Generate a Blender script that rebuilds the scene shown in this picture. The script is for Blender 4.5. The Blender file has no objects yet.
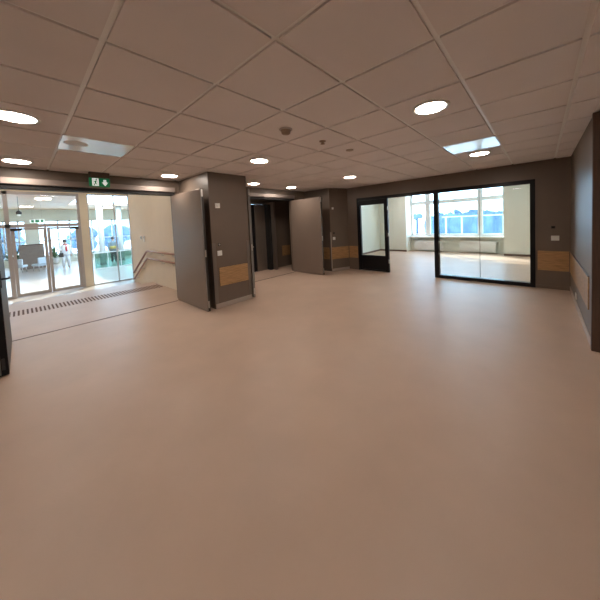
import bpy, bmesh, math, random
from mathutils import Vector, Matrix
random.seed(7)
SC = bpy.context.scene
COL = SC.collection
PI = math.pi
CEIL = 2.389
CAMZ = 1.447

# ------------------------------------------------------------------ materials
MATS = {}
def mat(name, color, rough=.5, metal=0., spec=.5, noise=0., nscale=6., bump=0., bscale=200., emit=None, estr=0., coat=0., stretch=None):
    m = bpy.data.materials.new(name); m.use_nodes = True
    nt = m.node_tree; n = nt.nodes; l = nt.links
    p = n['Principled BSDF']
    p.inputs['Base Color'].default_value = (*color, 1)
    p.inputs['Roughness'].default_value = rough
    p.inputs['Metallic'].default_value = metal
    p.inputs['Specular IOR Level'].default_value = spec
    if coat: p.inputs['Coat Weight'].default_value = coat; p.inputs['Coat Roughness'].default_value = .15
    if emit:
        p.inputs['Emission Color'].default_value = (*emit, 1); p.inputs['Emission Strength'].default_value = estr
    tc = n.new('ShaderNodeTexCoord'); src = tc.outputs['Object']
    if stretch:
        mp = n.new('ShaderNodeMapping'); mp.inputs['Scale'].default_value = stretch
        l.new(src, mp.inputs['Vector']); src = mp.outputs['Vector']
    if noise:
        t = n.new('ShaderNodeTexNoise'); t.inputs['Scale'].default_value = nscale; t.inputs['Detail'].default_value = 5
        l.new(src, t.inputs['Vector'])
        r = n.new('ShaderNodeValToRGB')
        a = tuple(max(0, c * (1 - noise)) for c in color); b = tuple(min(1, c * (1 + noise)) for c in color)
        r.color_ramp.elements[0].color = (*a, 1); r.color_ramp.elements[1].color = (*b, 1)
        r.color_ramp.elements[0].position = .3; r.color_ramp.elements[1].position = .7
        l.new(t.outputs['Fac'], r.inputs['Fac']); l.new(r.outputs['Color'], p.inputs['Base Color'])
    if bump:
        t2 = n.new('ShaderNodeTexNoise'); t2.inputs['Scale'].default_value = bscale; t2.inputs['Detail'].default_value = 3
        l.new(src, t2.inputs['Vector'])
        bm_ = n.new('ShaderNodeBump'); bm_.inputs['Strength'].default_value = bump; bm_.inputs['Distance'].default_value = .002
        l.new(t2.outputs['Fac'], bm_.inputs['Height']); l.new(bm_.outputs['Normal'], p.inputs['Normal'])
    MATS[name] = m
    return m

def glass(name, tint=(1, 1, 1), ior=1.45):
    m = bpy.data.materials.new(name); m.use_nodes = True
    nt = m.node_tree; n = nt.nodes; l = nt.links; n.clear()
    o = n.new('ShaderNodeOutputMaterial'); mx = n.new('ShaderNodeMixShader'); tr = n.new('ShaderNodeBsdfTransparent')
    gl = n.new('ShaderNodeBsdfGlossy'); lw = n.new('ShaderNodeLayerWeight'); lw.inputs['Blend'].default_value = .5
    pw = n.new('ShaderNodeMath'); pw.operation = 'POWER'; pw.inputs[1].default_value = 5.
    fr = n.new('ShaderNodeMath'); fr.operation = 'MULTIPLY_ADD'; fr.inputs[1].default_value = .8; fr.inputs[2].default_value = .035
    l.new(lw.outputs['Facing'], pw.inputs[0]); l.new(pw.outputs[0], fr.inputs[0]); tr.inputs['Color'].default_value = (*tint, 1); gl.inputs['Roughness'].default_value = .02
    l.new(fr.outputs[0], mx.inputs[0]); l.new(tr.outputs[0], mx.inputs[1]); l.new(gl.outputs[0], mx.inputs[2]); l.new(mx.outputs[0], o.inputs[0])
    MATS[name] = m
    return m

M_floor = mat('vinyl_floor', (.56, .418, .325), .40, spec=.38, noise=.05, nscale=2.2, bump=.05, bscale=60)
M_stone = mat('pale_stone', (.40, .35, .31), .3, noise=.05, nscale=3)
M_taupe = mat('taupe_paint', (.165, .126, .098), .42, noise=.03, nscale=4, bump=.08, bscale=350)
M_cream = mat('cream_paint', (.82, .73, .59), .6, noise=.02, nscale=3)
M_pale = mat('pale_green_paint', (.80, .83, .75), .6, noise=.02, nscale=3)
M_white = mat('white_paint', (.82, .82, .79), .45)
M_tile = mat('mineral_tile', (.84, .785, .77), .85, noise=.03, nscale=1.4, bump=.25, bscale=260)
M_grid = mat('ceiling_tee', (.95, .93, .91), .28)
M_dlam = mat('door_laminate', (.215, .166, .135), .33, noise=.025, nscale=3, bump=.03)
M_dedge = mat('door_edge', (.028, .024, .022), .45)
M_grey = mat('door_edge_metal', (.26, .245, .23), .38, metal=.5)
M_black = mat('black_frame', (.007, .007, .009), .3, spec=.25)
M_gasket = mat('black_gasket', (.008, .007, .007), .6)
M_steel = mat('brushed_steel', (.62, .60, .57), .32, metal=1., noise=.06, nscale=20, stretch=(1, 1, 30))
M_dsteel = mat('dark_steel', (.32, .27, .235), .38, metal=.8, noise=.1, nscale=15, stretch=(12, 12, .4))
M_alu = mat('anodised_rail', (.36, .31, .285), .48, metal=.9)
M_lobbyal = mat('lilac_grey_aluminium', (.52, .48, .47), .4, metal=.25)
M_oak = mat('oak_panel', (.43, .255, .115), .38, noise=.28, nscale=5, stretch=(1.2, 1.2, 14))
M_brown = mat('brown_wood', (.10, .062, .045), .45, noise=.2, nscale=5, stretch=(14, 14, 1))
M_guard = mat('corner_guard_metal', (.22, .19, .165), .4, metal=.6)
M_skirt = mat('pale_skirting', (.55, .45, .38), .4)
M_skirtm = mat('metal_skirting', (.50, .44, .39), .4, metal=.5)
M_plast = mat('white_plastic', (.82, .80, .76), .35)
M_dplast = mat('dark_plastic', (.03, .028, .028), .4)
M_bplast = mat('brown_plastic', (.36, .25, .17), .4)
M_lamp = mat('lamp_diffuser', (.9, .9, .9), .5, emit=(1., .87, .755), estr=63.)
M_panel = mat('lobby_fill_diffuser', (.9, .9, .9), .5, emit=(1., .86, .73), estr=14.)  # glow of the added lobby and atrium fill lamps
M_gloss = mat('glossy_vent_plate', (.80, .77, .73), .16, metal=.05, coat=.6)
M_green = mat('sign_green', (.004, .15, .055), .4, emit=(.004, .15, .055), estr=.35)
M_signw = mat('sign_white', (.9, .95, .92), .4, emit=(.9, .95, .92), estr=.45)
M_rail = mat('copper_brown_rail', (.40, .24, .185), .35, noise=.15, nscale=8, stretch=(2, 12, 12))
M_tact = mat('tactile_brown', (.14, .075, .052), .75, spec=.2)
M_joint = mat('floor_joint', (.17, .115, .09), .5)
M_woodc = mat('warm_wood_ceiling', (.66, .43, .27), .55, noise=.12, nscale=3, stretch=(1, 18, 1))
M_counter = mat('grey_brown_slats', (.24, .18, .145), .5, noise=.3, nscale=4, stretch=(1, 1, 16))
M_leaf = mat('leaf', (.07, .15, .07), .5, noise=.3, nscale=6)
M_pot = mat('pot_white', (.7, .72, .72), .5)
M_chair = mat('pale_blue_fabric', (.55, .63, .70), .7)
M_prail = mat('pale_blue_railing', (.42, .52, .62), .5)
M_tree = mat('hazy_foliage', (.085, .135, .20), .9, noise=.3, nscale=.9)  # outdoor blue cast and haze put into the foliage colour
M_trunk = mat('hazy_bark', (.05, .08, .13), .9)  # same blue cast and haze put into the bark colour
M_snow = mat('pale_ground', (.80, .82, .85), .9, noise=.03, nscale=.2)
M_skin = mat('skin', (.62, .40, .31), .5)
M_hair = mat('dark_hair', (.02, .016, .014), .5)
M_coat = mat('white_coat', (.85, .85, .86), .7)
M_scarf = mat('red_scarf', (.62, .05, .05), .7)
M_jack = mat('grey_jacket', (.20, .24, .24), .7)
M_yel = mat('yellow_vest', (.62, .45, .12), .7)
M_trous = mat('dark_trousers', (.05, .055, .07), .8)
M_trousl = mat('pale_trousers', (.72, .72, .74), .8)
M_glass = glass('clear_glass', (.97, .99, .98))
M_gglass = glass('greenish_glass', (.955, .988, .978))
M_bglass = glass('green_balustrade_glass', (.48, .66, .60))

# ------------------------------------------------------------------ mesh builder
class MB:
    def __init__(s): s.v = []; s.f = []; s.sm = []; s.mi = []
    def add(s, v, f, smooth=False, mi=0):
        o = len(s.v); s.v += [tuple(p) for p in v]
        for q in f: s.f.append(tuple(i + o for i in q)); s.sm.append(smooth); s.mi.append(mi)
        return s
    def box(s, x0, x1, y0, y1, z0, z1, mi=0):
        v = [(x, y, z) for x in (x0, x1) for y in (y0, y1) for z in (z0, z1)]
        f = [(0, 1, 3, 2), (4, 6, 7, 5), (0, 4, 5, 1), (2, 3, 7, 6), (0, 2, 6, 4), (1, 5, 7, 3)]
        return s.add(v, f, False, mi)
    def bbox(s, x0, x1, y0, y1, z0, z1, b=.005, seg=2, mi=0):
        bm = bmesh.new()
        bmesh.ops.create_cube(bm, size=1, matrix=Matrix.Translation(((x0+x1)/2, (y0+y1)/2, (z0+z1)/2)) @ Matrix.Diagonal((x1-x0, y1-y0, z1-z0, 1)))
        bmesh.ops.bevel(bm, geom=bm.edges[:], offset=b, segments=seg, affect='EDGES', profile=.5)
        bm.verts.index_update()
        s.add([v.co[:] for v in bm.verts], [[v.index for v in f.verts] for f in bm.faces], False, mi); bm.free()
        return s
    def prism(s, pts, axis, a, b, mi=0):
        """polygon pts in the plane across `axis`, extruded from a to b along it"""
        n = len(pts)
        def P(p, t):
            return (t, p[0], p[1]) if axis == 'x' else (p[0], t, p[1]) if axis == 'y' else (p[0], p[1], t)
        v = [P(p, a) for p in pts] + [P(p, b) for p in pts]
        f = [tuple(range(n))[::-1], tuple(range(n, 2*n))] + [(i, (i+1) % n, n+(i+1) % n, n+i) for i in range(n)]
        return s.add(v, f, False, mi)
    def lathe(s, c, prof, n=32, axis='z', mi=0, smooth=True):
        """prof: list of (radius, height along axis)"""
        v = []; f = []
        for r, h in prof:
            for k in range(n):
                a = 2*PI*k/n; p = (r*math.cos(a), r*math.sin(a), h)
                if axis == 'x': p = (p[2], p[0], p[1])
                if axis == 'y': p = (p[0], p[2], p[1])
                v.append((c[0]+p[0], c[1]+p[1], c[2]+p[2]))
        for i in range(len(prof)-1):
            for k in range(n):
                f.append((i*n+k, i*n+(k+1) % n, (i+1)*n+(k+1) % n, (i+1)*n+k))
        f.append(tuple(range(n))[::-1]); f.append(tuple((len(prof)-1)*n+k for k in range(n)))
        return s.add(v, f, smooth, mi)
    def tube(s, pts, r, n=12, mi=0):
        pts = [Vector(p) for p in pts]; v = []; f = []
        rs = r if isinstance(r, (list, tuple)) else [r]*len(pts)
        up = Vector((0, 0, 1))
        for i, p in enumerate(pts):
            d = ((pts[min(i+1, len(pts)-1)] - p).normalized() + (p - pts[max(i-1, 0)]).normalized()).normalized()
            ref = up if abs(d.z) < .95 else Vector((1, 0, 0))
            a = d.cross(ref).normalized(); b = a.cross(d).normalized()
            for k in range(n):
                t = 2*PI*k/n; v.append(p + (a*math.cos(t)+b*math.sin(t))*rs[i])
        for i in range(len(pts)-1):
            for k in range(n):
                f.append((i*n+k, i*n+(k+1) % n, (i+1)*n+(k+1) % n, (i+1)*n+k))
        f.append(tuple(range(n))[::-1]); f.append(tuple((len(pts)-1)*n+k for k in range(n)))
        return s.add(v, f, True, mi)
    def ball(s, c, r, nu=16, nv=10, jit=0., mi=0):
        rx, ry, rz = r if isinstance(r, (list, tuple)) else (r, r, r)
        v = []; f = []
        for i in range(nv+1):
            t = PI*i/nv
            for k in range(nu):
                a = 2*PI*k/nu; j = 1+random.uniform(-jit, jit)
                v.append((c[0]+rx*j*math.sin(t)*math.cos(a), c[1]+ry*j*math.sin(t)*math.sin(a), c[2]+rz*j*math.cos(t)))
        for i in range(nv):
            for k in range(nu): f.append((i*nu+k, (i+1)*nu+k, (i+1)*nu+(k+1) % nu, i*nu+(k+1) % nu))
        return s.add(v, f, True, mi)
    def build(s, name, m, parent=None, loc=None):
        xs = [p[0] for p in s.v]; ys = [p[1] for p in s.v]; zs = [p[2] for p in s.v]
        if parent is not None: base = Vector(parent['_w'])
        else: base = Vector(loc) if loc is not None else Vector(((min(xs)+max(xs))/2, (min(ys)+max(ys))/2, min(zs)))
        me = bpy.data.meshes.new(name); me.from_pydata([tuple(Vector(p)-base) for p in s.v], [], s.f)
        ms = m if isinstance(m, (list, tuple)) else [m]
        for q in ms: me.materials.append(q)
        for i, p in enumerate(me.polygons): p.use_smooth = s.sm[i]; p.material_index = s.mi[i]
        bm = bmesh.new(); bm.from_mesh(me); bmesh.ops.recalc_face_normals(bm, faces=bm.faces[:]); bm.to_mesh(me); bm.free()
        o = bpy.data.objects.new(name, me); COL.objects.link(o)
        if parent is not None: o.parent = parent; o['_w'] = tuple(base)
        else: o.location = base; o['_w'] = tuple(base)
        return o

def tag(o, label, cat, group=None, kind=None):
    o['label'] = label; o['category'] = cat
    if group: o['group'] = group
    if kind: o['kind'] = kind
    return o
def thing(name, loc, label, cat, group=None, kind=None):
    o = bpy.data.objects.new(name, None); o.empty_display_size = .1; COL.objects.link(o)
    o.location = loc; o['_w'] = tuple(loc)
    return tag(o, label, cat, group, kind)
def st(name, mb, m, label, cat): return tag(mb.build(name, m), label, cat, None, 'structure')
def dup(root, loc, label=None):
    r = root.copy(); COL.objects.link(r); r.location = loc
    if label: r['label'] = label
    for ch in list(root.children):
        c = ch.copy(); COL.objects.link(c); c.parent = r
        for g in list(ch.children):
            d = g.copy(); COL.objects.link(d); d.parent = c
    return r

# ------------------------------------------------------------------ key planes (metres)
XW = -5.45          # wall with the two double doors
XB = -5.65          # its lobby side
XP = -4.248         # front of the near pillar
YP = 6.515          # wall with the black glazed partition
XR = .391           # right wall
YR = 3.87           # where the right wall ends
XS = -8.0           # top of the stairs
XE = -13.4          # entrance wall of the lobby
LOW = -.7           # lower floor level
YS = 2.36           # lobby side wall
YF = 11.5           # window wall of the far room

# ------------------------------------------------------------------ floors
st('floor', MB().box(XS, 2.6, -3.2, YP+.1, -.2, 0).box(-5.65, 2.6, YP+.1, 11.7, -.2, 0), M_floor, 'pinkish beige vinyl floor of the whole room', 'floor')
st('floor_lobby', MB().box(-27.5, -9.4, -7, 8, -.9, LOW), M_stone, 'pale floor of the lower entrance lobby beyond the open double door', 'floor')
stairs = MB()
for k in range(4):
    stairs.box(-9.4-.001, XS-.35*k-.002 if k else XS-.001, -3.2, YS-.001, LOW-.1, -.175*(k+1)) if k < 3 else None
tag(stairs.build('staircase', M_floor), 'short flight of steps down from the landing to the lower lobby', 'stairs', None, 'structure')
st('trim_1', MB().box(-5.435, -5.405, -.2, 2.02, 0, .004), M_joint, 'dark floor joint across the lobby double doorway', 'threshold')
st('trim_2', MB().box(-5.435, -5.405, 3.05, 5.36, 0, .004), M_joint, 'dark floor joint across the lift doorway', 'threshold')

# ------------------------------------------------------------------ ceiling with recessed tee grid
GX, GY, P = -1.6131, .3381, .6
cl = MB(); TB = CEIL; GAP = .014; REC = .012
vents = [(1, 6), (-4, 0)]
vent_cells = []
for i in range(-8, 8):
    for j in range(-7, 12):
        x0 = GX+P*i; x1 = x0+P; y0 = GY+P*j; y1 = y0+P
        xa, xb = max(x0+GAP, XW+.002), min(x1-GAP, XR-.002 if y0 >= YR-.7 else 2.55)
        ya, yb = max(y0+GAP, -3.18), min(y1-GAP, YP-.002)
        if xb-xa < .02 or yb-ya < .02: continue
        if (i, j) in vents: vent_cells.append((xa, xb, ya, yb)); continue
        cl.box(xa, xb, ya, yb, TB, TB+REC+.002)
ceil = st('ceiling', cl, M_tile, 'suspended ceiling of square mineral tiles', 'ceiling')
MB().box(XW-.1, 2.6, -3.2, YP+.05, TB+REC, TB+REC+.06).build('grid', M_grid, ceil)

for k, (xa, xb, ya, yb) in enumerate(vent_cells):
    lab = ['glossy pale square ceiling plate near the exit sign',
           'glossy pale bluish square ceiling plate in front of the black glazed partition'][0 if xa < -2 else 1]
    t = thing('ceiling_vent', ((xa+xb)/2, (ya+yb)/2, TB+REC), lab, 'ceiling vent', 'glossy square plates in the ceiling')
    MB().bbox(xa-.012, xb+.012, ya-.012, yb+.012, TB+.001, TB+REC, .003).build('plate', M_gloss, t)
    if xa < -2: MB().lathe((xa+.33, ya+.11, TB-.0005), [(.0, 0), (.095, 0), (.1, .0015), (.1, .002)], 28).build('disc', M_white, t)

# ------------------------------------------------------------------ walls
w = MB()
w.box(XB, XW, -3.2, -.26, 0, 3.35)
w.box(XB, XW, -.26, 2.10, 2.13, 3.35)
w.box(XB, XW, 2.10, 2.2, 0, 3.35)
w.box(XB, XP, 2.2, 2.97, 0, CEIL).box(XB, XW, 2.2, 2.97, CEIL, 3.35)
w.box(XB, XW, 2.97, 3.02, 0, CEIL)
w.box(XB, XW, 3.02, 5.44, 2.13, CEIL)
w.box(XB, XW, 5.44, 5.93, 0, CEIL)
w.prism([(XB, 5.93), (-4.50, 5.93), (-4.28, YP), (-4.28, YP+.12), (XB, YP+.12)], 'z', 0, CEIL)
st('wall_left', w, M_taupe, 'taupe wall with two tall pillars and two double doorways', 'wall')
w = MB()
w.box(-4.28, -3.955, YP, YP+.12, 0, CEIL+.25).box(-3.955, -.083, YP, YP+.12, 2.062, CEIL+.25).box(-.083, XR+.2, YP, YP+.12, 0, CEIL+.25)
st('wall_back', w, M_taupe, 'taupe wall around the black glazed partition', 'wall')
st('wall_right', MB().box(XR, XR+.18, YR, YP, 0, CEIL), M_taupe, 'short taupe wall at the right edge', 'wall')
st('trim_3', MB().bbox(XR-.012, XR+.2, YR-.06, YR-.001, 0, CEIL-.001, .004), M_brown, 'dark brown upright door lining at the right edge of the photo', 'door frame')
w = MB().box(XR+.18, 2.6, YR, YR+.12, 0, CEIL).box(2.6, 2.72, -3.2, YR+.12, 0, CEIL).box(XB, 2.72, -3.32, -3.2, 0, CEIL)
st('wall_near', w, M_cream, 'cream walls around the near end of the room', 'wall')

# skirtings
st('baseboard_right', MB().bbox(XR-.010, XR, YR+.004, YP-.012, .001, .085, .003), M_skirt, 'pale skirting along the right wall', 'skirting')
st('baseboard_back', MB().bbox(-.08, XR-.012, YP-.010, YP, .001, .06, .003), M_taupe, 'taupe skirting right of the partition', 'skirting')
st('baseboard_pillar', MB().bbox(XP, XP+.010, 2.205, 2.965, .001, .085, .003), M_skirtm, 'metal skirting on the near pillar', 'skirting')
sk = MB(); dx = .22/ math.hypot(.22, .585)
sk.prism([(-4.50, 5.93), (-4.488, 5.928), (-4.272, YP-.012), (-4.28, YP-.003)], 'z', .001, .07)
st('baseboard_far', sk, M_skirtm, 'skirting on the far pillar', 'skirting')

# lift corridor behind the second doorway
w = MB()
XC = -6.5
w.box(XC-.15, XC, 2.6, 4.1, 0, CEIL).box(XC-.15, XC, 5.36, 6.5, 0, CEIL).box(XC-.15, XC, 4.1, 5.36, 2.12, CEIL)
w.box(XC-.15, XB, 6.4, 6.5, 0, CEIL).box(XC-.15, XB, 2.57, 2.66, 0, CEIL)
st('wall_corridor', w, M_taupe, 'dim brown walls of the lift corridor', 'wall')
st('ceiling_corridor', MB().box(XC-.9, XW-.1, 2.57, 6.5, CEIL, CEIL+.1), M_taupe, 'dark ceiling of the lift corridor', 'ceiling')
lift = thing('door_7', (XC, 4.63, 0), 'dark steel lift door beyond the second double doorway', 'lift door', None, 'structure')
MB().box(XC-.02, XC+.03, 4.1, 4.16, 0, 2.12).box(XC-.02, XC+.30, 5.30, 5.36, 0, 2.12).box(XC-.02, XC+.03, 4.1, 5.36, 2.06, 2.12).build('frame', M_dsteel, lift)
MB().bbox(XC-.10, XC-.05, 4.16, 4.84, .005, 2.06, .004).build('door_panel', M_black, lift)
MB().bbox(XC-.06, XC-.02, 4.82, 5.2, .005, 2.06, .004).build('door_panel', M_dsteel, lift)
MB().box(XC-.04, XC+.16, 5.2, 5.30, 0, 2.06).build('jamb', M_gasket, lift)
MB().box(XC-.12, XC-.001, 4.16, 5.30, 0, .006).build('sill', M_dsteel, lift)

# lobby shell
w = MB().box(-9.75, XB, YS, YS+.2, LOW, 3.35).box(-9.75, -9.55, YS+.2, 4.6, LOW, 3.35).box(XE, -9.55, 4.6, 4.75, LOW, 3.35).box(XE, XB, -3.35, -3.2, LOW, 3.35)
st('wall_lobby', w, M_cream, 'cream side wall of the lobby carrying the handrails', 'wall')
w = MB()
X0, X1 = XE-.15, XE
w.box(X0, X1, -3.2, -1.35, LOW, 3.3).box(X0, X1, -1.35, 3.25, 2.96, 3.3).box(X0, X1, 1.62, 1.86, LOW, 2.96).box(X0, X1, 3.25, 4.6, LOW, 3.3)
st('wall_entrance', w, M_cream, 'cream lobby wall with the glass entrance doors', 'wall')
st('ceiling_lobby', MB().box(XE-.15, XB, -3.35, 4.75, 3.3, 3.42), M_white, 'white ceiling of the lobby', 'ceiling')
for k, (px, py) in enumerate([(-7.0, -1.6), (-7.0, 1.0), (-9.6, -1.6), (-9.6, 1.0), (-12.0, 0), (-12., 2.6), (-15.2, -3), (-18, -3), (-18.5, 0.9), (-21, -3), (-24, .4), (-24, 4.5)]):  # unseen lamps added to brighten the lobby and atrium
    LZ = 3.3 if px > XE else 3.25
    t = thing('lobby_fill_lamp', (px, py, LZ), 'square white fill lamp added above lobby and atrium, out of the photo', 'ceiling light', 'added lobby and atrium fill lamps')
    MB().box(px-.3, px+.3, py-.3, py+.3, LZ-.025, LZ).build('housing', M_white, t)
    MB().box(px-.28, px+.28, py-.28, py+.28, LZ-.03, LZ-.025).build('diffuser', M_panel, t)

# ------------------------------------------------------------------ double doors of the left wall
def rail(name, y0, y1, lab):
    t = thing(name, (XW, (y0+y1)/2, 2.12), lab, 'door header rail', None, 'structure')
    MB().bbox(XW, XW+.07, y0, y1, 2.155, 2.245, .006).build('rail', M_alu, t)
    MB().box(XW-.19, XW+.03, y0, y1, 2.105, 2.154).build('gasket', M_gasket, t)
    return t
rail('trim_4', -.26, 2.10, 'metal door closer rail over the lobby doorway')
rail('trim_5', 3.02, 5.44, 'metal door closer rail over the lift doorway')

def leaf(name, y0, y1, xa, xb, face, lab, hz=1.0, hx=None, hside=0, top=2.085, em=None, hinges=True, hm=None):
    """door leaf swung into the room: slab from xa (hinge) to xb (free edge)"""
    t = thing(name, ((xa+xb)/2, (y0+y1)/2, 0), lab, 'door', None, 'structure')
    slab = MB().bbox(xa, xb-.006, y0, y1, .012, top, .003).build('slab', face, t)
    es = MB().box(xb-.006, xb, y0+.002, y1-.002, .012, top).build('edge_strip', em or M_dedge, t)
    e = MB()
    for z in (.13, 1.0, top-.07): e.bbox(xb-.001, xb+.003, (y0+y1)/2-.012, (y0+y1)/2+.012, z-.06, z+.06, .001)
    e.build('lock_plate', hm or M_steel, es)
    MB().bbox(xb-.004, xb+.002, y0+.001, y0+.016, .02, top-.01, .001).build('edge_bead', M_grey, es)
    h = MB()
    for z in (.22, 1.05, 1.88) if hinges else (): h.lathe((xa-.006, y1+.012 if hside > 0 else y0-.012, z-.06), [(.011, 0), (.011, .12)], 12)
    if hinges: h.build('hinge', M_steel, t)
    if hx is not None:
        ys = y1 if hside > 0 else y0; s = 1 if hside > 0 else -1
        hd = MB().bbox(hx-.02, hx+.02, min(ys, ys+s*.008), max(ys, ys+s*.008), hz-.09, hz+.09, .003)
        hd.tube([(hx, ys, hz), (hx, ys+s*.05, hz), (hx-.02, ys+s*.06, hz), (hx-.13, ys+s*.06, hz)], .010, 10)
        hd.build('door_handle', hm or M_steel, slab)
    return t
leaf('door_1', -.235, -.165, XW+.02, -4.13, M_dedge, 'open door leaf, coloured dark for its shade, seen edge-on at the left edge of the photo', hx=-4.20, hside=1, hinges=False, em=M_black, hm=M_dplast)  # same taupe leaf as door_2; grazing shade put into its dark face
leaf('door_2', 2.03, 2.085, XW+.02, -4.20, M_dlam, 'open taupe door leaf standing against the near pillar, lobby side', hside=1)
leaf('door_3', 3.005, 3.06, XW+.02, -4.255, M_dlam, 'open door leaf seen edge-on on the right side of the near pillar', hx=-4.32, hside=1, top=2.16, em=M_grey)
leaf('door_4', 5.35, 5.405, XW-.03, -4.36, M_dlam, 'open taupe door leaf in front of the far pillar', hside=1, top=2.10)

# ------------------------------------------------------------------ black glazed partition
pt = thing('window_1', (-2.0, YP, 0), 'black framed glazed partition with an open doorway into the bright room', 'glass partition', None, 'structure')
y0, y1 = YP-.012, YP+.10
MB().box(-3.955, -.083, y0, y1, 1.985, 2.062).box(-3.955, -3.915, y0, y1, 0, 1.985).box(-1.885, -1.79, y0, y1, 0, 1.985).box(-.16, -.083, y0, y1, 0, 1.985).box(-1.79, -.16, y0, y1, 0, .075).build('window_frame', M_black, pt)
MB().box(-1.79, -.985, YP+.03, YP+.042, .06, 1.99).build('glass_pane', M_gglass, pt)
MB().box(-.977, -.155, YP+.03, YP+.042, .06, 1.99).build('glass_pane', M_gglass, pt)
MB().box(-.985, -.977, YP+.028, YP+.044, .06, 1.99).build('butt_joint', M_grey, pt)
d = thing('door_5', (-3.48, YP, 0), 'black framed glass door leaf with a solid lower panel, left of the open doorway', 'door', None, 'structure')
MB().bbox(-3.912, -3.855, y0+.01, y1-.03, .01, 1.985, .003).bbox(-3.135, -3.035, y0+.01, y1-.03, .01, 1.985, .003).bbox(-3.855, -3.135, y0+.01, y1-.03, 1.85, 1.985, .003).bbox(-3.855, -3.135, y0+.01, y1-.03, .40, .44, .003).bbox(-3.855, -3.135, y0+.01, y1-.03, .01, .05, .003).build('frame', M_black, d)
MB().bbox(-3.855, -3.135, y0+.02, y1-.05, .05, .40, .004).build('lower_panel', M_black, d)
MB().box(-3.855, -3.135, YP+.03, YP+.042, .44, 1.85).build('glass_pane', M_gglass, d)
for z in (.30, 1.02, 1.72):
    MB().lathe((-3.028, YP-.004, z-.05), [(.010, 0), (.010, .10)], 12).build('hinge', M_steel, d)
MB().bbox(-3.09, -3.06, y0+.002, y0+.01, .95, 1.13, .002).build('door_handle', M_dedge, d)

# ------------------------------------------------------------------ wall mounted items
def plate_x(name, x, y, z, w_, h_, label, cat, m=M_plast, group=None, knob=None, t=.010):
    o = thing(name, (x, y, z), label, cat, group)
    cv = MB().bbox(x, x+t, y-w_/2, y+w_/2, z-h_/2, z+h_/2, .003).build('cover', m, o)
    if knob == 'rocker': MB().bbox(x+t-.001, x+t+.004, y-w_*.32, y+w_*.32, z-h_*.32, z+h_*.32, .002).build('rocker', M_white, cv)
    if knob == 'lens': MB().lathe((x+t, y, z), [(w_*.3, 0), (w_*.22, .008), (w_*.02, .011)], 18, 'x').build('lens', M_white, cv)
    if knob == 'key': MB().lathe((x+t-.001, y, z), [(w_*.3, 0), (w_*.3, .004), (w_*.1, .005)], 16, 'x').build('key_barrel', M_steel, cv)
    return o
plate_x('motion_sensor', XP, 2.345, 1.81, .085, .085, 'small white square sensor high on the near pillar', 'sensor', knob='lens', t=.02)
plate_x('key_switch', XP, 2.335, 1.125, .045, .045, 'small dark key switch above the light switch on the near pillar', 'switch', m=M_dplast, knob='key')
plate_x('light_switch', XP, 2.335, .972, .09, .09, 'white light switch above the wood panel on the near pillar', 'light switch', group='white wall switches', knob='rocker')

def wood_x(x, y0, y1, z0, z1, lab):
    o = thing('wall_panel', (x, (y0+y1)/2, z0), lab, 'wall panel', 'oak bumper panels')
    MB().bbox(x, x+.012, y0, y1, z0, z1, .004).build('board', M_oak, o)
    MB().box(x, x+.002, y0-.004, y1+.004, z0-.004, z1+.004).build('edge_line', M_gasket, o)
    return o
wood_x(XP, 2.305, 2.90, .385, .715, 'oak bumper panel low on the near pillar')
wood_x(XC, 5.84, 6.2, .36, .70, 'oak panel in the dim lift corridor')
o = thing('wall_panel', (-.05+.22, YP, .34), 'oak bumper panel low on the wall right of the black partition', 'wall panel', 'oak bumper panels')
MB().bbox(-.05, XR-.018, YP-.012, YP, .345, .71, .004).build('board', M_oak, o)
o = thing('wall_panel', (XR, 5.1, .34), 'long oak bumper panel on the right wall', 'wall panel', 'oak bumper panels')
MB().bbox(XR-.012, XR, 4.10, 6.46, .345, .71, .004).build('board', M_oak, o)
MB().bbox(XR-.016, XR, 4.10, 6.46, .711, .722, .002).build('top_bead', M_guard, o)
o = thing('wall_panel', (-4.39, 6.2, .34), 'oak bumper panel on the front of the far pillar', 'wall panel', 'oak bumper panels')
MB().prism([(-4.494, 5.945), (-4.482, 5.94), (-4.274, 6.49), (-4.286, 6.495)], 'z', .345, .69).build('board', M_oak, o)
o = thing('wall_panel', (-4.8, 5.93, .34), 'oak bumper panel half hidden behind the far open leaf', 'wall panel', 'oak bumper panels')
MB().bbox(-5.2, -4.56, 5.918, 5.93, .345, .69, .004).build('board', M_oak, o)
o = thing('wall_panel', (-4.12, YP, .34), 'narrow oak panel on the wall left of the black door leaf', 'wall panel', 'oak bumper panels')
MB().bbox(-4.262, -3.97, YP-.012, YP, .345, .69, .004).build('board', M_oak, o)

def guard(c, sx, sy, z0, z1, lab, ang=0., pm=None):
    """L profile round a vertical wall corner"""
    o = thing('corner_guard', (c[0], c[1], z0), lab, 'corner guard', 'metal corner guards')
    t, l = .004, .065
    mb = MB()
    p = [(0, 0), (t*sx, 0), (t*sx, t*sy+0), (t*sx, 0)]
    mb.box(min(0, sx*t), max(0, sx*t), min(sy*t, -sy*l), max(sy*t, -sy*l), 0, z1-z0)
    mb.box(min(-sx*l, sx*t), max(-sx*l, sx*t), min(0, sy*t), max(0, sy*t), 0, z1-z0)
    R_ = Matrix.Rotation(ang, 4, 'Z')
    mb.v = [tuple(R_ @ Vector(q) + Vector((c[0], c[1], z0))) for q in mb.v]
    mb.build('profile', pm or M_guard, o)
    return o
guard((XP, 2.2), 1, -1, .09, 1.155, 'metal corner guard on the left edge of the near pillar')
guard((XP, 2.97), 1, 1, .09, 1.15, 'metal corner guard on the right edge of the near pillar')
guard((-4.50, 5.93), 1, -1, .08, 1.13, 'pale metal corner guard on the edge of the far pillar', -.2, M_skirtm)
o = thing('corner_guard', (XR, YR+.03, .44), 'metal edge guard at the end of the right wall', 'corner guard', 'metal corner guards')
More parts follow.
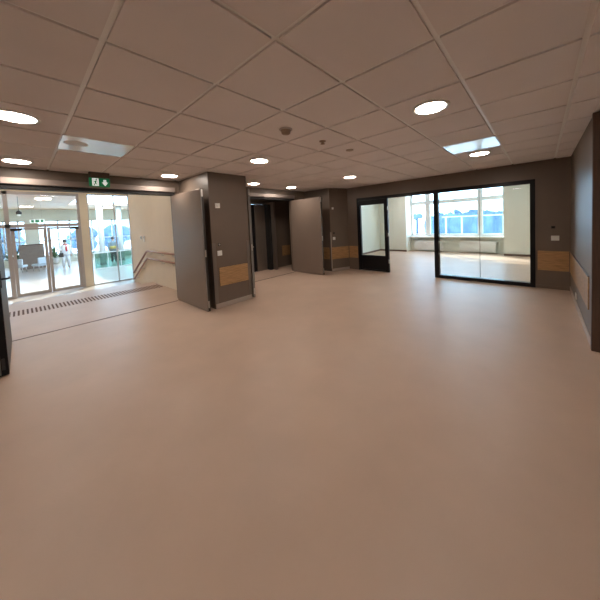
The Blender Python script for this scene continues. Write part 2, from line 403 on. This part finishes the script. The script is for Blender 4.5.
MB().box(XR-.005, XR, YR+.002, YR+.07, .44, .96).build('profile', M_guard, o)

def on_pillar(name, s, z, w_, h_, label, cat, m, group=None, t=.012):
    # s = distance along the slanted front of the far pillar
    d_ = Vector((.22, .585, 0)).normalized(); n_ = Vector((d_.y, -d_.x, 0))
    a = Vector((-4.50, 5.93, z)) + d_*s
    o = thing(name, a, label, cat, group)
    mb = MB().bbox(-w_/2, w_/2, 0, t, -h_/2, h_/2, .003)
    mb.v = [tuple(a + d_*q[0] + n_*q[1] + Vector((0, 0, q[2]))) for q in mb.v]
    cv = mb.build('cover', m, o)
    mb = MB().bbox(-w_*.3, w_*.3, t-.001, t+.004, -h_*.3, h_*.3, .002)
    mb.v = [tuple(a + d_*q[0] + n_*q[1] + Vector((0, 0, q[2]))) for q in mb.v]
    mb.build('insert', M_white if m is M_plast else m, cv)
on_pillar('motion_sensor', .10, 1.81, .06, .06, 'small white sensor high on the far pillar', 'sensor', M_plast)
on_pillar('key_switch', .11, 1.10, .05, .06, 'small dark key switch on the far pillar', 'switch', M_dplast)
on_pillar('light_switch', .11, .945, .085, .085, 'white light switch on the far pillar', 'light switch', M_plast, 'white wall switches')

o = thing('thermostat', (.163, YP, 1.15), 'small black thermostat on the wall right of the partition', 'thermostat')
MB().bbox(.163-.03, .163+.03, YP-.02, YP, 1.125, 1.175, .006).build('cover', M_dplast, o)
MB().box(.163-.018, .163+.018, YP-.0215, YP-.019, 1.14, 1.165).build('screen', M_black, o)
o = thing('light_switch', (.19, YP, .95), 'white double light switch under the black thermostat', 'light switch', 'white wall switches')
MB().bbox(.19-.055, .19+.055, YP-.011, YP, .905, .995, .003).build('cover', M_plast, o)
for q in (-.025, .025): MB().bbox(.19+q-.021, .19+q+.021, YP-.016, YP-.010, .922, .978, .002).build('rocker', M_white, o)
o = thing('power_socket', (XR, 5.46, .165), 'white double power socket low on the right wall', 'power socket')
cv = MB().bbox(XR-.011, XR, 5.385, 5.535, .125, .205, .003).build('cover', M_plast, o)
for q in (-.036, .036): MB().lathe((XR-.0125, 5.46+q, .165), [(.022, 0), (.022, .003)], 18, 'x').build('outlet', M_white, cv)

# exit sign hanging from the ceiling
ex = thing('exit_sign', (-5.27, .905, 2.15), 'green and white emergency exit sign hanging over the lobby doorway', 'exit sign')
MB().bbox(-5.30, -5.235, .778, 1.038, 2.302, CEIL, .004).build('housing', M_brown, ex)
ep = MB().bbox(-5.285, -5.255, .778, 1.038, 2.168, 2.303, .004).build('panel', M_green, ex)
xs = -5.2545
pg = MB().box(xs, xs+.0015, .813, .895, 2.176, 2.295)
pg.build('pictogram', M_signw, ep)
man = MB()
for poly in ([(.846, 2.255), (.866, 2.258), (.862, 2.222), (.844, 2.220)], [(.848, 2.226), (.86, 2.224), (.876, 2.196), (.868, 2.19)], [(.846, 2.226), (.858, 2.222), (.838, 2.180), (.828, 2.184)],
             [(.862, 2.252), (.868, 2.246), (.884, 2.236), (.880, 2.230)], [(.850, 2.252), (.846, 2.244), (.828, 2.232), (.826, 2.24)]):
    man.prism(poly, 'x', xs+.0015, xs+.003)
man.lathe((xs+.0015, .866, 2.272), [(.011, 0), (.011, .0015)], 14, 'x').build('running_man', M_green, ep)
MB().prism([(.932, 2.238), (.955, 2.238), (.955, 2.278), (.992, 2.278), (.992, 2.238), (1.016, 2.238), (.974, 2.178)], 'x', xs, xs+.002).build('arrow', M_signw, ep)

# ------------------------------------------------------------------ ceiling lights and detectors
def downlight(x, y):
    t = thing('ceiling_light', (x, y, CEIL), '', 'ceiling light', 'round recessed ceiling lights')
    MB().lathe((x, y, CEIL), [(.150, 0), (.148, -.006), (.124, -.008), (.118, -.003)], 48).build('rim', M_white, t)
    MB().lathe((x, y, CEIL-.0075), [(.0, 0), (.117, 0), (.120, .004), (.120, .0045)], 40).build('diffuser', M_lamp, t)
    return t
FR = [(-4.2, 8.2), (-4.2, 10.1), (-1.9, 8.2), (-1.9, 10.1), (.4, 8.2), (.4, 10.1)]
LI = [(-.713, 2.438, 'large round ceiling light right of the middle, nearest to the camera on the right side'),
      (-.713, 4.838, 'round ceiling light beside the bluish ceiling plate near the partition'),
      (-3.113, .038, 'large round ceiling light at the upper left edge of the photo'),
      (-4.95, .038, 'round ceiling light at the left edge just before the lobby doorway'),
      (-4.95, 1.85, 'round ceiling light just above the open leaf beside the near pillar'),
      (-3.113, 2.438, 'round ceiling light in front of the near pillar'),
      (-4.93, 3.66, 'left round ceiling light of the two over the lift doorway'),
      (-4.93, 4.87, 'right round ceiling light of the two over the lift doorway'),
      (-3.113, 4.88, 'round ceiling light in front of the far pillar'),
      (-.713, .038, '')]
first = None
for x, y, lab in LI:
    if first is None: first = downlight(x, y); first['label'] = lab
    else: dup(first, (x, y, CEIL), lab or 'round ceiling light behind the camera, out of the photo')

dup(first, (-6.05, 3.5, CEIL), 'round ceiling light added to brighten the lift corridor, out of the photo')  # unseen lamp added to brighten the corridor walls
for x, y in FR: dup(first, (x, y, 2.6), 'round ceiling light in the bright room behind the partition, out of the photo')
t = thing('smoke_detector', (-1.913, 1.85, CEIL), 'brownish round smoke detector on the ceiling, nearest of the three ceiling devices', 'smoke detector')
MB().lathe((-1.913, 1.85, CEIL), [(.052, 0), (.052, -.014), (.046, -.024), (.044, -.04), (.036, -.048), (.0, -.05)], 28).build('body', M_bplast, t)
MB().lathe((-1.913, 1.85, CEIL), [(.066, 0), (.066, -.006), (.053, -.012)], 28).build('base', M_skirt, t)
t = thing('sprinkler', (-1.913, 2.44, CEIL), 'small dark sprinkler head on the ceiling behind the smoke detector', 'sprinkler')
MB().lathe((-1.913, 2.44, CEIL), [(.04, 0), (.038, -.006), (.016, -.008), (.014, -.03)], 24).build('body', M_bplast, t)
MB().lathe((-1.913, 2.44, CEIL-.034), [(.027, 0), (.027, .003)], 20).build('deflector', M_bplast, t)
t = thing('ceiling_speaker', (-1.913, 3.02, CEIL), 'flat pale round ceiling disc, farthest of the three ceiling devices', 'ceiling disc')
MB().lathe((-1.913, 3.02, CEIL), [(.05, 0), (.048, -.010), (.03, -.016), (.0, -.017)], 24).build('cover', M_skirt, t)

# ------------------------------------------------------------------ landing: tactile bars, handrails, switch
bar = None
for k in range(45):
    y = -.222 + .057*k
    if bar is None:
        bar = tag(MB().bbox(-7.50, -7.05, y-.013, y+.013, 0, .005, .002).build('tactile_bar', M_tact), 'dark brown tactile bar on the landing floor before the steps', 'tactile bar', 'row of tactile bars')
    else:
        b = bar.copy(); COL.objects.link(b); b.location = (bar.location.x, y, 0)

def handrail(top, low, z_low, lab, wall_x0):
    yr = YS-.065
    t = thing('handrail', (-8., YS, 0), lab, 'handrail', 'brown handrails on the lobby side wall')
    MB().tube([(wall_x0, yr, top), (-7.2, yr, top), (-8.02, yr, top), (-8.10, yr, top-.015), (-8.2, yr, top-.06), (-9.42, yr, z_low+.03), (-9.5, yr, z_low), (-9.52, YS-.03, z_low-.01)], .025, 14).build('rail', M_rail, t)
    for x, z in ((-6.3, top), (-7.0, top), (-7.85, top), (-8.6, top-.06-(.4/1.22)*(top-.06-z_low-.03)), (-9.2, z_low+.13)):
        MB().tube([(x, yr, z-.015), (x, yr, z-.05), (x, YS-.02, z-.07), (x, YS, z-.07)], .008, 8).build('bracket', M_steel, t)
handrail(.86, 0, .13, 'upper brown handrail bending down beside the lobby steps', -5.75)
handrail(.66, 0, -.07, 'lower brown handrail bending down beside the lobby steps', -5.75)
o = thing('light_switch', (-8.70, YS, 1.23), 'small white switch plate on the cream wall above the handrails', 'light switch', 'white wall switches')
MB().bbox(-8.75, -8.66, YS-.012, YS, 1.16, 1.28, .003).build('cover', M_plast, o)
MB().bbox(-8.73, -8.68, YS-.016, YS-.011, 1.19, 1.25, .002).build('rocker', M_dplast, o)
o = thing('intercom', (-8.42, YS, 1.2), 'small white intercom beside the switch on the cream wall', 'intercom')
MB().bbox(-8.45, -8.39, YS-.02, YS, 1.10, 1.27, .003).build('cover', M_plast, o)
MB().bbox(-8.44, -8.40, YS-.022, YS-.019, 1.19, 1.25, .001).build('screen', M_lobbyal, o)

# ------------------------------------------------------------------ entrance wall: frames, doors, glass
XF0, XF1 = XE-.10, XE-.02
fr = thing('window_2', (XE, .1, LOW), 'grey aluminium glazed frame with transom around the entrance doors', 'entrance frame', None, 'structure')
f = MB()
f.box(XF0, XF1, -1.35, -1.28, LOW, 2.96).box(XF0, XF1, -.31, -.20, LOW, 2.96).box(XF0, XF1, 1.54, 1.62, LOW, 2.96)
f.box(XF0, XF1, -1.28, 1.54, 2.86, 2.96).box(XF0, XF1, -1.28, 1.54, 1.71, 1.83).box(XF0, XF1, -1.28, -.31, LOW, LOW+.08)
f.build('window_frame', M_lobbyal, fr)
MB().box(XE-.066, XE-.054, -.20, 1.54, 1.83, 2.86).build('transom_pane', M_glass, fr)
MB().box(XE-.066, XE-.054, -1.28, -.31, 1.83, 2.86).build('transom_pane', M_glass, fr)
MB().box(XE-.066, XE-.054, -1.28, -.31, LOW+.08, 1.71).build('side_pane', M_glass, fr)
def edoor(name, y0, y1, hy, lab):
    t = thing(name, (XE-.06, (y0+y1)/2, LOW), lab, 'door', None, 'structure')
    s = .085
    MB().box(XE-.09, XE-.03, y0, y0+s, LOW+.01, 1.70).box(XE-.09, XE-.03, y1-s, y1, LOW+.01, 1.70).box(XE-.09, XE-.03, y0+s, y1-s, 1.63, 1.70).box(XE-.09, XE-.03, y0+s, y1-s, LOW+.01, LOW+.12).build('frame', M_lobbyal, t)
    MB().box(XE-.066, XE-.054, y0+s, y1-s, LOW+.12, 1.63).build('glass_pane', M_glass, t)
    MB().tube([(XE-.03, hy, .1), (XE+.02, hy, .1), (XE+.03, hy, .13), (XE+.03, hy, .57), (XE+.02, hy, .6), (XE-.03, hy, .6)], .012, 10).build('door_handle', M_steel, t)
    return t
d6 = edoor('door_6', -.195, .665, .62, 'left glass leaf of the lobby entrance door')
MB().bbox(XE-.03, XE+.06, -.20, .06, 1.60, 1.69, .006).build('door_closer', M_dplast, d6)
d8 = edoor('door_8', .675, 1.535, .72, 'right glass leaf of the lobby entrance door')
MB().bbox(XE-.03, XE+.06, 1.30, 1.535, 1.60, 1.69, .006).build('door_closer', M_dplast, d8)
fr = thing('window_3', (XE, 2.55, LOW), 'tall fixed glazing right of the entrance doors', 'window', None, 'structure')
MB().box(XF0, XF1, 1.86, 1.885, LOW, 2.96).box(XF0, XF1, 3.225, 3.25, LOW, 2.96).box(XF0, XF1, 2.70, 2.735, LOW, 2.96).box(XF0, XF1, 1.885, 3.225, LOW, LOW+.04).box(XF0, XF1, 1.885, 3.225, 2.93, 2.96).build('window_frame', M_lobbyal, fr)
MB().box(XE-.066, XE-.054, 1.885, 2.70, LOW+.04, 2.93).build('glass_pane', M_gglass, fr)
MB().box(XE-.066, XE-.054, 2.735, 3.225, LOW+.04, 2.93).build('glass_pane', M_gglass, fr)

# ------------------------------------------------------------------ atrium beyond the entrance
ZA = 3.25
c = MB()
SK = [(-22.5, -16.2, 2.15, 6.2), (-16.4, -14.2, -1.6, 1.9)]  # second opening added to let the sun through to the entrance
c.box(-27, XE-.15, -7, -1.6, ZA, ZA+.15).box(-27, -16.4, -1.6, 2.15, ZA, ZA+.15).box(-14.2, XE-.15, -1.6, 2.15, ZA, ZA+.15)
c.box(-27, -22.5, 2.15, 8, ZA, ZA+.15).box(-16.2, XE-.15, 2.15, 8, ZA, ZA+.15).box(-22.5, -16.2, 6.2, 8, ZA, ZA+.15).box(-16.4, -14.2, 1.9, 2.15, ZA, ZA+.15)
st('ceiling_atrium', c, M_woodc, 'warm timber ceiling of the atrium', 'ceiling')
w = MB().box(-27, XE-.15, -7.15, -7, LOW, ZA).box(-27, XE-.15, 8, 8.15, LOW, ZA).box(XE-.15, XE, 4.6, 8, LOW, ZA).box(XE-.15, XE, -7, -3.2, LOW, ZA)
w.box(-27.15, -27, -7, -4, LOW, ZA).box(-27.15, -27, -4, 8, 2.45, ZA).box(-27.15, -27, .25, .95, LOW, 2.45).box(-27.15, -27, -4, 8, LOW, -.2)
st('wall_atrium', w, M_pale, 'pale walls of the atrium', 'wall')
cw = thing('window_4', (-27.07, 2, -.2), 'glazed far wall of the atrium with white posts', 'window', None, 'structure')
f = MB()
y = -4
while y < 8:
    if not (.2 < y < 1.): f.box(-27.12, -26.98, y-.04, y+.04, -.2, 2.45)
    y += .66
f.box(-27.12, -26.98, -4, 8, -.2, -.12).box(-27.12, -26.98, -4, 8, .95, 1.02).box(-27.12, -26.98, -4, 8, 2.37, 2.45)
f.build('window_frame', M_white, cw)
MB().box(-27.07, -27.06, -4, 8, -.12, 2.37).build('glass_pane', M_gglass, cw)

def column(x, y, lab):
    t = thing('column', (x, y, LOW), lab, 'column', 'white atrium columns', 'structure')
    MB().lathe((x, y, LOW), [(.16, .12), (.16, ZA-LOW-.001)], 24).build('shaft', M_white, t)
    MB().lathe((x, y, LOW), [(.19, .001), (.19, .11), (.165, .125)], 24).build('base', M_lobbyal, t)
column(-21.5, 3.55, 'left white round atrium column behind the green balustrade')
column(-23.0, 4.9, 'right white round atrium column behind the green balustrade')

bl = thing('balustrade', (-19, 3.6, LOW), 'low green glass balustrade in the atrium', 'balustrade')
for k in range(4):
    a = 2.75+.62*k
    MB().box(-19.01, -18.99, a+.01, a+.61, LOW+.06, .20).build('glass_panel', M_bglass, bl)
for k in range(5): MB().box(-19.02, -18.98, 2.75+.62*k-.015, 2.75+.62*k+.015, LOW, .22).build('post', M_white, bl)
MB().bbox(-19.04, -18.96, 2.72, 5.26, .22, .26, .008).build('top_rail', M_white, bl)
MB().box(-19.03, -18.97, 2.72, 5.26, LOW, LOW+.06).build('base_rail', M_white, bl)

ct = thing('reception_counter', (-24.3, .45, LOW), 'grey brown slatted counter in the middle of the atrium', 'counter')
mb = MB().box(-24.55, -24.03, -.10, 1.0, LOW, .80)
for k in range(10): mb.box(-24.03, -24.005, -.10, 1.0, LOW+.02+.15*k, LOW+.02+.15*k+.13)
mb.build('front', M_counter, ct)
MB().bbox(-24.6, -23.97, -.14, 1.04, .80, .85, .006).build('top', M_brown, ct)

def chair(x, y, rz, lab):
    t = thing('lounge_chair', (x, y, LOW), lab, 'chair', 'pale lounge chairs in the atrium')
    MB().bbox(x-.3, x+.3, y-.28, y+.28, LOW+.30, LOW+.42, .03).build('seat', M_chair, t)
    MB().bbox(x-.34, x-.24, y-.28, y+.28, LOW+.42, LOW+.80, .03).build('backrest', M_chair, t)
    for sx in (-.25, .25):
        for sy in (-.23, .23): MB().tube([(x+sx, y+sy, LOW), (x+sx*.9, y+sy*.9, LOW+.30)], .016, 8).build('leg', M_steel, t)
    t.rotation_euler = (0, 0, rz)
chair(-22.4, -.15, 2.8, 'pale blue lounge chair at the left end of the slatted counter')
chair(-22.2, .72, 3.6, 'pale blue lounge chair at the right end of the slatted counter')

def plant(x, y, h, lab):
    t = thing('potted_plant', (x, y, LOW), lab, 'plant', 'potted plants in the atrium')
    MB().lathe((x, y, LOW), [(.14, 0), (.2, .42), (.19, .43), (.17, .40)], 20).build('pot', M_pot, t)
    mb = MB()
    for k in range(46):
        a = random.uniform(0, 2*PI); e = random.uniform(.3, 1.45); L = h*random.uniform(.55, 1.)
        base = Vector((x, y, LOW+.4)); d_ = Vector((math.cos(a)*math.cos(e), math.sin(a)*math.cos(e), math.sin(e)))
        sdir = d_.cross(Vector((0, 0, 1))).normalized()*.05
        p1 = base+d_*L*.55; p2 = base+d_*L+Vector((0, 0, -.12*L))
        n_ = sdir.cross(d_).normalized()*.012
        mb.add([base, p1+sdir, p2, p1-sdir, p1+n_], [(0, 1, 4), (1, 2, 4), (2, 3, 4), (3, 0, 4)], True)
    mb.build('foliage', M_leaf, t)
plant(-25.6, -.28, 1.5, 'leafy potted plant at the left of the slatted counter')
plant(-25.9, 1.6, 1.3, 'leafy potted plant between the counter and the person in white')
plant(-24.6, 3.0, 1.3, 'leafy potted plant behind the person in white on the right')

pl = thing('pendant_lamp', (-18, .04, 2.42), 'small black pendant lamp hanging behind the entrance door transom', 'lamp')
MB().lathe((-18, .04, 2.42), [(.09, 0), (.095, .10), (.05, .16), (.012, .18)], 20).build('lamp_shade', M_dplast, pl)
MB().tube([(-18, .04, 2.58), (-18, .04, ZA)], .008, 6).build('cord', M_dplast, pl)
MB().ball((-18, .04, 2.40), .06, 14, 8).build('bulb', M_signw, pl)
es = thing('exit_sign', (-20, .66, 2.08), 'pale hanging exit sign with green pictograms seen through the transom', 'exit sign')
MB().bbox(-20.02, -19.98, .40, .95, 2.08, 2.25, .004).build('panel', M_signw, es)
MB().box(-19.98, -19.976, .45, .55, 2.10, 2.23).box(-19.98, -19.976, .60, .75, 2.10, 2.23).box(-19.98, -19.976, .80, .90, 2.10, 2.23).build('pictogram', M_green, es)
MB().tube([(-20, .5, 2.25), (-20, .5, ZA)], .005, 6).tube([(-20, .85, 2.25), (-20, .85, ZA)], .005, 6).build('hanger', M_steel, es)

# ------------------------------------------------------------------ people (far away in the atrium)
def person(x, y, z, yaw, label, top, legs, arm_fwd, scarf=None, vest=None, held=False):
    t = thing('person', (x, y, z), label, 'person')
    R_ = Matrix.Rotation(yaw, 4, 'Z')
    V = []; E = []; RR = []
    def add(p, r, par=None):
        V.append(tuple(R_ @ Vector(p))); RR.append(r)
        if par is not None: E.append((par, len(V)-1))
        return len(V)-1
    pel = add((0, 0, .95), .15); ab = add((0, 0, 1.12), .14, pel); ch = add((0, 0, 1.32), .155, ab); nk = add((0, 0, 1.47), .06, ch)
    hd = add((.01, 0, 1.56), .085, nk); hd2 = add((.015, 0, 1.64), .095, hd)
    for s in (-1, 1):
        hip = add((0, s*.10, .88), .095, pel); kn = add((.02, s*.11, .48), .062, hip); an = add((-.01, s*.12, .09), .042, kn)
        heel = add((-.01, s*.12, .05), .042, an); add((.15, s*.14, .035), .033, heel)
        sh = add((0, s*.19, 1.38), .062, ch)
        if arm_fwd and s < 0: el = add((.05, s*.24, 1.12), .045, sh); wr = add((.27, s*.2, 1.10), .031, el); hdir = Vector((1, 0, 0))
        else: el = add((-.02, s*.25, 1.10), .045, sh); wr = add((.03, s*.27, .86), .031, el); hdir = Vector((.1, 0, -1)).normalized()
        w0 = Vector((.27, s*.2, 1.10)) if (arm_fwd and s < 0) else Vector((.03, s*.27, .86))
        pm = add(w0+hdir*.06, .033, wr)
        side = Vector((0, 1, 0)) if abs(hdir.x) > .5 else Vector((1, 0, 0))
        for q, L in ((-.03, .06), (-.01, .075), (.01, .07), (.03, .055)):
            f1 = add(w0+hdir*(.08+L*.5)+side*q, .009, pm); add(w0+hdir*(.08+L)+side*q+Vector((.008, 0, -.008)), .008, f1)
        th = add(w0+hdir*.05+side*.045, .010, pm); add(w0+hdir*.085+side*.055, .009, th)
    me = bpy.data.meshes.new('body'); me.from_pydata(V, E, [])
    o = bpy.data.objects.new('body', me); COL.objects.link(o); o.parent = t
    sk = o.modifiers.new('s', 'SKIN'); sk.use_smooth_shade = True
    bpy.context.view_layer.update()
    for i, d_ in enumerate(me.skin_vertices[0].data):
        d_.radius = (RR[i], RR[i]); d_.use_root = (i == 0)
    o.modifiers.new('u', 'SUBSURF').levels = 1
    me.materials.append(M_skin)
    loc = Vector((x, y, z))
    def W(mb): mb.v = [tuple(R_ @ Vector(q) + loc) for q in mb.v]; return mb
    def ell(prof, sx, sy, cx=0, cy=0):
        mb = MB().lathe((0, 0, 0), prof, 24); mb.v = [(cx+q[0]*sx, cy+q[1]*sy, q[2]) for q in mb.v]; return W(mb)
    ell([(.17, .80), (.175, .95), (.16, 1.12), (.18, 1.32), (.16, 1.42), (.07, 1.48)], .95, 1.25).build('top', top, t)
    lg = MB()
    for s in (-1, 1):
        lg.tube([(0, s*.10, .90), (.02, s*.11, .48), (-.01, s*.12, .10)], [.115, .08, .062], 14)
    W(lg).build('trousers', legs, t)
    sl = MB()
    for s in (-1, 1):
        if arm_fwd and s < 0: sl.tube([(0, s*.18, 1.40), (.05, s*.24, 1.12), (.25, s*.2, 1.10)], [.075, .06, .046], 12)
        else: sl.tube([(0, s*.18, 1.40), (-.02, s*.25, 1.10), (.03, s*.27, .88)], [.075, .06, .046], 12)
    W(sl).build('sleeves', top, t)
    W(MB().ball((-.015, 0, 1.665), (.112, .098, .105), 18, 12)).build('hair', M_hair, t)
    fc = MB().ball((.112, 0, 1.615), (.02, .014, .02), 8, 6)
    W(fc).build('nose', M_skin, t)
    for s in (-1, 1): W(MB().ball((.098, s*.033, 1.64), .011, 8, 6)).build('eye', M_hair, t)
    if scarf:
        sc = MB(); pts = [(.0+.095*math.cos(a), .1*math.sin(a), 1.45-.02*math.cos(a)) for a in [2*PI*k/16 for k in range(17)]]
        sc.tube(pts, .045, 10); sc.tube([(.10, .03, 1.43), (.17, .04, 1.2), (.17, .05, 1.05)], .045, 10)
        W(sc).build('scarf', scarf, t)
    if vest:
        ell([(.185, .95), (.172, 1.1), (.178, 1.14)], .97, 1.27).build('waistband', vest, t)
    return t
person(-22, 1.82, LOW, 0, 'person in white clothes with a red scarf standing behind the glass entrance door', M_coat, M_trousl, True, scarf=M_scarf)
bagp = thing('handbag', (-21.70, 1.60, .05), 'small black bag held by the person in white', 'bag')
MB().bbox(-21.75, -21.65, 1.50, 1.70, .02, .27, .02).build('body', M_dplast, bagp)
MB().tube([(-21.70, 1.55, .26), (-21.70, 1.58, .365), (-21.70, 1.62, .365), (-21.70, 1.65, .26)], .012, 8).build('strap', M_dplast, bagp)
person(-22, 4.24, LOW, .3, 'dark haired person in a grey jacket standing behind the green balustrade', M_jack, M_trous, False, vest=M_yel)

# ------------------------------------------------------------------ far room
XL, XRR, ZF = -5.5, 2.4, 2.6
w = MB().box(XL-.15, XL, YP+.12, 10.95, 0, ZF).box(XRR, XRR+.15, YP+.12, 11.7, 0, ZF).box(XL-.15, -4.28, 10.95, YF+.15, 0, ZF).box(-.95, XRR, 10.95, YF+.15, 0, ZF)
st('wall_window', MB().box(-4.279, -.951, YF, YF+.15, 0, .575), M_pale, 'pale parapet under the windows of the bright room', 'wall')
w.box(-4.28, -.95, YF, YF+.15, 2.52, ZF)
w.box(XL-.15, -4.28, YP+.11, YP+.12, 0, ZF).box(XR+.2, XRR, YP, YP+.12, 0, ZF)
st('wall_far', w, M_pale, 'pale walls of the bright room beyond the partition', 'wall')
st('ceiling_far', MB().box(XL-.15, XRR+.15, YP+.12, YF+.15, ZF, ZF+.1), M_white, 'white ceiling of the bright room', 'ceiling')
st('baseboard_back_room', MB().box(XL, -4.282, 10.935, 10.95, 0, .07).box(-.948, XRR, 10.935, 10.95, 0, .07).box(XL, XL+.015, YP+.13, 10.93, 0, .07), M_joint, 'dark skirting of the bright room', 'skirting')

def window(name, x0, x1, lab, hinges=True, hm=None):
    t = thing(name, ((x0+x1)/2, YF+.06, .62), lab, 'window', None, 'structure')
    a, b = YF+.03, YF+.11; s = .07
    MB().box(x0, x0+s, a, b, .64, 2.52).box(x1-s, x1, a, b, .64, 2.52).box(x0+s, x1-s, a, b, .64, .72).box(x0+s, x1-s, a, b, 1.96, 2.11).box(x0+s, x1-s, a, b, 2.46, 2.52).build('window_frame', M_white, t)
    MB().box(x0+s, x1-s, YF+.066, YF+.078, .72, 1.96).build('lower_pane', M_glass, t)
    MB().box(x0+s, x1-s, YF+.066, YF+.078, 2.11, 2.46).build('upper_pane', M_glass, t)
    MB().bbox(x1-s+.02, x1-s+.045, a-.03, a, 1.15, 1.30, .004).build('handle', M_white, t)
window('window_5', -4.28, -3.60, 'narrow left window of the bright room')
window('window_6', -3.55, -1.72, 'wide middle window of the bright room')
window('window_7', -1.70, -.952, 'right window of the bright room')
st('trim_6', MB().box(-3.60, -3.55, YF+.02, YF+.12, .641, 2.52).box(-1.72, -1.70, YF+.02, YF+.12, .641, 2.52), M_white, 'white posts between the windows', 'window post')
st('trim_7', MB().bbox(-4.275, -.955, YF-.20, YF+.10, .575, .635, .008), M_white, 'white window sill of the bright room', 'window sill')

def radiator(x0, x1, lab):
    y1 = YF-.06; y0 = y1-.09
    t = thing('radiator', ((x0+x1)/2, y1, .06), lab, 'radiator', 'white panel radiators under the windows')
    MB().bbox(x0, x1, y0, y0+.02, .05, .45, .006).build('front_panel', M_white, t)
    MB().bbox(x0, x1, y0+.065, y0+.085, .05, .45, .006).build('back_panel', M_white, t)
    g = MB()
    k = x0+.02
    while k < x1-.02: g.box(k, k+.004, y0+.02, y0+.065, .06, .445); k += .04
    g.build('fins', M_white, t)
    g = MB()
    for k in (x0+.1, x1-.14): g.box(k, k+.04, y0+.085, YF-.001, .1, .42)
    g.build('bracket', M_lobbyal, t)
    MB().tube([(x1-.03, y0+.045, .08), (x1-.03, y0+.045, .0)], .009, 8).build('pipe', M_white, t)
    MB().lathe((x1+.0, y0+.04, .42), [(.018, 0), (.022, .02), (.02, .06)], 14, 'x').build('valve', M_white, t)
radiator(-4.10, -2.97, 'left white radiator under the windows of the bright room')
radiator(-2.36, -1.22, 'right white radiator under the windows of the bright room')

# ------------------------------------------------------------------ outdoors
st('ground', MB().box(-120, 120, 12.5, 220, -1.4, -1.2).box(-160, -27.3, -120, 12.5, -1.4, -1.2), M_snow, 'pale ground outside', 'ground')
rl = thing('fence', (-2.6, 13.2, -1.2), 'pale outdoor railing in front of the blue trees', 'railing')
mb = MB().bbox(-3.45, 1., 13.17, 13.23, 1.37, 1.42, .01)
mb.build('top_rail', M_prail, rl)
for x in (-3.30, -2.65, -1.90, -1.15, -.4, .35): MB().box(x-.03, x+.03, 13.18, 13.22, -1.2, 1.37).build('post', M_prail, rl)
def tree(x, y, h, r, lab, trunk=True):
    t = thing('tree', (x, y, -1.2), lab, 'tree', 'blue hazy trees outside')
    MB().tube([(x, y, -1.2), (x, y, h-r*.6)], [.28, .12], 10).build('trunk', M_trunk, t)
    mb = MB()
    for k in range(9):
        a = random.uniform(0, 2*PI); q = random.uniform(.1, .75)*r
        mb.ball((x+q*math.cos(a), y+q*math.sin(a), h-r*random.uniform(.4, 1.5)), r*random.uniform(.45, .65), 12, 8, .12)
    mb.build('crown', M_tree, t)
rows = [(-10.7, 40, 2.0, .55), (-9.6, 42, 1.75, .5), (-8.6, 40, 2.3, .55), (-7.55, 42, 1.8, .5), (-6.6, 40, 2.15, .55), (-5.75, 42, 1.95, .5), (-4.7, 40, 1.8, .5), (-3.65, 42, 1.75, .5), (-2.6, 40, 1.85, .5)]
wheres = ['behind the left end of the railing', 'second from the left behind the railing', 'tallest one above the railing', 'right of the tallest one', 'just left of the thick window post', 'behind the thick window post', 'left part of the right window', 'middle of the right window', 'right edge of the right window']
for (x, y, h, r), wh in zip(rows, wheres): tree(x, y, h, r, 'blue hazy tree outside, ' + wh)
t = thing('tree', (-13.95, 40, -1.2), 'small lone bluish tree seen through the narrow left window', 'tree', 'blue hazy trees outside')
MB().tube([(-13.95, 40, -1.2), (-13.95, 40, 1.2)], [.22, .16], 10).build('trunk', M_trunk, t)
MB().ball((-14.2, 40, 1.5), (.55, .5, .45), 12, 8, .15).ball((-13.6, 40, 1.6), (.5, .5, .4), 12, 8, .15).build('crown', M_tree, t)
hd = thing('hedge', (-6.5, 37, -1.2), 'long blue hazy hedge below the trees outside', 'hedge')
mb = MB()
for k in range(26): mb.ball((-12.0+.42*k if k > 1 else -11.0, 36.5+random.uniform(-.2, .2), .0+random.uniform(-.15, .15)), (.7, .6, random.uniform(1.35, 1.85)), 12, 8, .1)
mb.build('foliage', M_tree, hd)
for i, (x, y, h, r) in enumerate([(-48, 6, 2.2, 1.6), (-47, -1.2, 2.4, 1.6), (-49, 10, 2.6, 2.0)]):
    tree(x, y, h, r, 'blue hazy tree beyond the atrium glazing, ' + ['behind the person in white', 'behind the slatted counter', 'behind the columns'][i])

# ------------------------------------------------------------------ light
wd = bpy.data.worlds.new('sky'); SC.world = wd; wd.use_nodes = True
bg = wd.node_tree.nodes['Background']; bg.inputs[0].default_value = (.47, .71, 1., 1); bg.inputs[1].default_value = 9.
sl = bpy.data.lights.new('sun', 'SUN'); sl.energy = 9.; sl.angle = .012; sl.color = (1., .93, .83)
so = bpy.data.objects.new('sun', sl); COL.objects.link(so)
so.rotation_euler = Vector((.6, -.55, -.6)).to_track_quat('-Z', 'Y').to_euler(); so.location = (-20, 20, 20)

# ------------------------------------------------------------------ camera
cd = bpy.data.cameras.new('camera'); co = bpy.data.objects.new('camera', cd); COL.objects.link(co)
RW = ((0.7454274157, 0.6650092050, -0.0458336682), (-0.0019090319, -0.0666286868, -0.9977760138), (-0.6665840709, 0.7438570933, -0.0483973260))
rx, dn, fw = (Vector(r) for r in RW)
m = Matrix((rx, -dn, -fw)).transposed().to_4x4(); m.translation = (0, 0, CAMZ)
co.matrix_world = m
cd.sensor_fit = 'HORIZONTAL'; cd.sensor_width = 36; cd.lens = 36*259.15/600
cd.shift_x = -9.47/600; cd.shift_y = -65.28/600; cd.clip_start = .02; cd.clip_end = 500
SC.camera = co
for o in bpy.data.objects:
    if '_w' in o: del o['_w']
vs = SC.view_settings
SC.display_settings.display_device = 'sRGB'
vs.view_transform = 'Standard'; vs.look = 'None'; vs.gamma = 1; vs.use_curve_mapping = False; vs.exposure = .06
